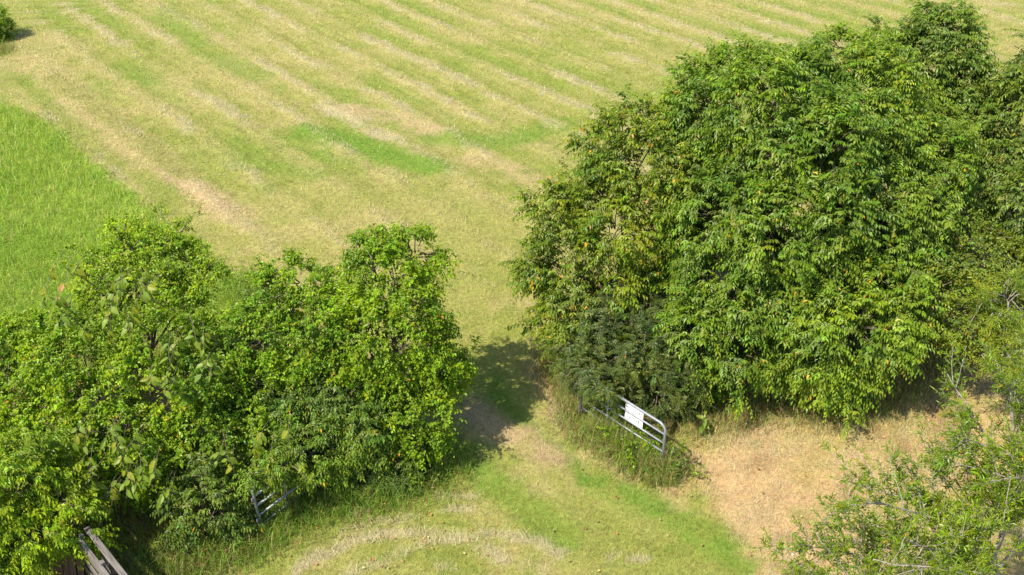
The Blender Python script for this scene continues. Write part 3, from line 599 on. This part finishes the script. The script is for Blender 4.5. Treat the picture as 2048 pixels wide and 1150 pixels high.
# broad weed beside the gate, and a clump of arching grass
g = gxy(1405, 17.9); root = thing('broadleaf_weed', (*g, 0), 'upright light green broad-leaved weed right of the gate end', 'weed'); st = Soup()
top = np.array([g[0], g[1], .55]); st.add(*tube(np.array([[*g, -.02], [g[0] + .02, g[1], .3], top]), .012, .006, 6))
for k, (ax_, s) in enumerate(((-2.2, .26), (-1.2, .22), (.4, .21), (2.5, .22), (-1.7, .25), (1.3, .17))):
    from mathutils import Matrix
    d = nrm(np.array([math.cos(ax_), math.sin(ax_), .15 if k % 2 else -.5])); z_ = nrm(np.array([-.2, -.3, 1.0])); y_ = nrm(np.cross(z_, d)); z_ = np.cross(d, y_)
    o = bpy.data.objects.new('leaf', BIG[k % 2]); COL.objects.link(o); o.parent = root
    o.matrix_local = Matrix.Translation((0, 0, .25 + .06 * k)) @ Matrix([[d[i], y_[i], z_[i]] for i in range(3)]).to_4x4() @ Matrix.Diagonal((s, s * .8, s, 1))
st.build('stem', M_LEAF, root, (*g, 0))
g = G(790, 985); n = 260; root = thing('grass_clump', (*g, 0), 'clump of long arching grass at the foot of the dark shrub', 'grass clump')
V, T, C3 = blades(g[0] + RNG.normal(0, .22, n), g[1] + RNG.normal(0, .10, n), RNG.uniform(.45, .85, n), np.full(n, .014), vary(np.repeat([[.14, .21, .05]], n, 0), .25), RNG.uniform(.5, 1.1, n), True)
tag(mesh('blades', V - np.array([*g, 0]), T, M_BLADE, root, C3), kind='stuff')

# ------------------------------------------------------------------ gates
def gate(label, a, b, height, nbar, lean=(0, 0), rust=None, r=.027):
    a, b = np.array([*a, 0.0]), np.array([*b, 0.0]); u = nrm(b - a); L = np.linalg.norm(b - a); root = thing('farm_gate', a, label, 'gate', 'tubular steel farm gates')
    up = nrm(np.array([lean[0], lean[1], 1.0])); lo = .12; R = .16
    th = np.linspace(0, math.pi / 2, 7)
    def W(s, h): return u * s + up * h
    fr = [W(0, lo)] + [W(R - R * math.cos(t), height - R + R * math.sin(t)) for t in th] + [W(L - R + R * math.sin(t), height - R + R * math.cos(t)) for t in th] + [W(L, lo)]
    s = Soup(); s.add(*tube(np.array(fr), r, r, 10)); s.build('frame', M_STEEL, root, smooth=True)
    for k in range(nbar - 1):
        h = lo + .02 + (height - lo - .02) * k / (nbar - 1)
        s = Soup(); s.add(*tube(np.array([W(.0 + r * .5, h), W(L * .5, h - .006), W(L - r * .5, h)]), r * .8, r * .8, 8)); s.build('bar', M_STEEL, root, smooth=True)
    for sx in (L * .30,):
        s = Soup(); s.add(*box(W(sx, (height + lo) / 2) - np.cross(u, up) * .026, ((height - lo) / 2, .022, .004), (up, u, np.cross(u, up)), .001)); s.build('brace', M_STEEL, root)
    for h in (.3, height - .3):
        s = Soup(); s.add(*tube(np.array([W(-.05, h - .03), W(-.05, h + .03)]), .02, .02, 8)); s.add(*tube(np.array([W(-.06, h), W(.03, h)]), .012, .012, 6)); s.build('hinge', M_STEEL, root)
    return a, u, up, L
GA = G(1165, 843); GB = G(1322, 948)
a, u, up, L = gate('grey tubular steel gate carrying a white sign at the right of the lane', GA, GB, 1.30, 6)
# sign tied to the gate, tilted a little
nv = np.cross(u, up); nv = nv if nv[1] < 0 else -nv
s0 = L * .50; c = a + u * (s0 + .28) + up * 1.02 + nv * -.034
root = thing('sign', c - up * .24, 'white sheet metal sign with faded black lettering tied to the steel gate', 'sign')
ax = np.array([u, up, np.cross(u, up)])
s = Soup(); s.add(*box(np.zeros(3) + up * .24, (.25, .22, .002), ax, .001)); s.build('sheet', M_SIGN, root)
s = Soup()                                           # three lines of worn, unreadable strokes
for row, (w0, w1) in enumerate(((-.18, .17), (-.19, .08), (-.13, .16))):
    xx = w0
    while xx < w1:
        hh = .045; cc = up * (.24 + .13 - row * .115) + u * xx + nv * .0035
        for q in range(RNG.integers(2, 4)):
            if RNG.random() < .3: continue
            if RNG.random() < .6: s.add(*box(cc + u * RNG.uniform(0, .03) + up * RNG.uniform(-.015, .015), (.009, RNG.uniform(.02, hh), .0006), ax, .0002))
            else: s.add(*box(cc + u * .015 + up * RNG.uniform(-.035, .035), (.02, .008, .0006), ax, .0002))
        xx += RNG.uniform(.05, .075)
tag(s.build('lettering', M_INK, root), kind='stuff')
for q in (-.2, .2):
    s = Soup(); th = np.linspace(0, 2 * math.pi, 9); ctr = a + up * 1.30 + u * (s0 + .28 + q) - (c - up * .24)
    s.add(*tube(np.array([ctr + up * (math.cos(t) * .03 - .012) + nv * math.sin(t) * .04 for t in th]), .003, .003, 4)); s.build('tie_wire', M_STEEL, root)
LA, LB = np.array((-4.92, 15.0)), np.array((-3.45, 17.0))
gate('rusty tubular gate half hidden in the left hedge', LA, LB, 1.15, 5, (-.05, -.02))
for nm, (qx, qy), lab in (('gate_post', (GA[0] - .10 * (GB - GA)[0] / 2.4, GA[1] - .10 * (GB - GA)[1] / 2.4), 'grey wooden post at the hidden hinge end of the signed gate'), ('gate_post', (LB[0] + .1, LB[1] + .12), 'grey wooden post inside the shrub at the far end of the rusty gate')):
    root = thing(nm, (qx, qy, 0), lab, 'post', 'gate posts'); s = Soup(); s.add(*tube(np.array([[0, 0, -.3], [.01, 0, .6], [0, 0, 1.15]]), .055, .05, 9)); s.build('post', M_WOOD, root, smooth=True)

# ------------------------------------------------------------------ wooden pen in the bottom left corner
A, Bp = np.array((-7.72, 13.85)), np.array((-6.2, 12.18)); u2 = (Bp - A) / np.linalg.norm(Bp - A); u3 = np.array([*u2, 0]); w3 = np.array([-u2[1], u2[0], 0]); w3 = w3 if w3[0] > 0 else -w3
Z = np.array([0, 0, 1.0]); Ln = np.linalg.norm(Bp - A); org = np.array([*A, 0.0])
root = thing('plank_fence', org, 'weathered grey plank fence of a pen in the bottom left corner', 'fence')
def plank(par, c, h, axs, mat=M_WOOD, name='plank'):
    axs = np.asarray(axs, float); V, T, Q = box((0, 0, 0), h, np.eye(3), .006)
    o = mesh(name, V, Q, mat, par); from mathutils import Matrix
    o.matrix_local = Matrix.Translation(Vector(c)) @ Matrix([[axs[j][i] for j in range(3)] for i in range(3)]).to_4x4(); return o
AX = (u3, w3, Z)
plank(root, u3 * Ln / 2 + Z * 1.20, (Ln / 2, .055, .019), AX); plank(root, u3 * (Ln / 2 + .08) + Z * 1.168 - w3 * .20, (Ln / 2 - .1, .032, .019), AX)
for k, zz in enumerate((1.06, .78, .50, .22)): plank(root, u3 * Ln / 2 + w3 * .062 + Z * zz, (Ln / 2 - .01 * k, .014, .09), AX)
for k, zz in enumerate((.98, .66, .34)): plank(root, u3 * Ln / 2 - w3 * .215 + Z * zz, (Ln / 2 - .02, .014, .085), AX)
for sx in (.10, .98, 1.86): plank(root, u3 * sx + Z * .58 - w3 * .002, (.60, .045, .045), (Z, u3, w3), name='post'); plank(root, u3 * (sx + .02) + Z * .60 - w3 * .155, (.625, .045, .040), (Z, u3, w3), name='post')
cr = org + u3 * 1.25 - w3 * .26; root2 = thing('plank_fence', (cr[0], cr[1], 0), 'short grey plank fence crossing the pen at the bottom left edge', 'fence')
for k, zz in enumerate((1.16, .86, .5, .2)): plank(root2, -w3 * .62 + Z * zz, (.60, .019 if k else .07, .085 if k else .018), (w3, u3, Z))
for sx in (.25, 1.0): plank(root2, -w3 * sx + Z * .55 + u3 * .068, (.56, .045, .045), (Z, u3, w3), name='post')
pn = P(118, 1098, 13.75); root3 = thing('board_fence', (pn[0], pn[1], 0), 'reddish brown upright boards under the yellow-green tree', 'fence')
for k in range(6): plank(root3, np.array([-.32 + .125 * k, .02 * (k % 2), .55 + .03 * RNG.normal()]), (.62, .010, .058), (nrm(np.array([0, .28, 1.0])), nrm(np.array([0, -1, .28])), (1, 0, 0)), M_RED)

# ------------------------------------------------------------------ fallen leaves
n = 620; x = np.concatenate([G(RNG.uniform(480, 1000, 330), RNG.uniform(940, 1150, 330)), G(RNG.uniform(1400, 2000, 200), RNG.uniform(760, 1150, 200)), G(RNG.uniform(1000, 1500, 90), RNG.uniform(900, 1150, 90))])
k = (poly(x[:, 0], x[:, 1], SHADE_L) < .2) & (RNG.random(len(x)) < .22); x = x[k]; n = len(x)
p = np.concatenate([x, (ground_z(x[:, 0], x[:, 1]) + .055)[:, None]], 1); d = rdir(n); d[:, 2] *= .25
C = np.where((RNG.random(n) < .45)[:, None], np.array((.38, .16, .07)), np.array((.42, .32, .12))); ll = RNG.uniform(.04, .085, n)
V, T, C4 = leaves(p, d, np.array([0, 0, 1.0]) + .5 * rdir(n), ll, ll * .8, vary(C, .25), .2)
tag(mesh('fallen_leaves', V, T, M_HAY, None, C4), 'orange and yellow fallen leaves scattered on the mown grass', 'leaves', kind='stuff')
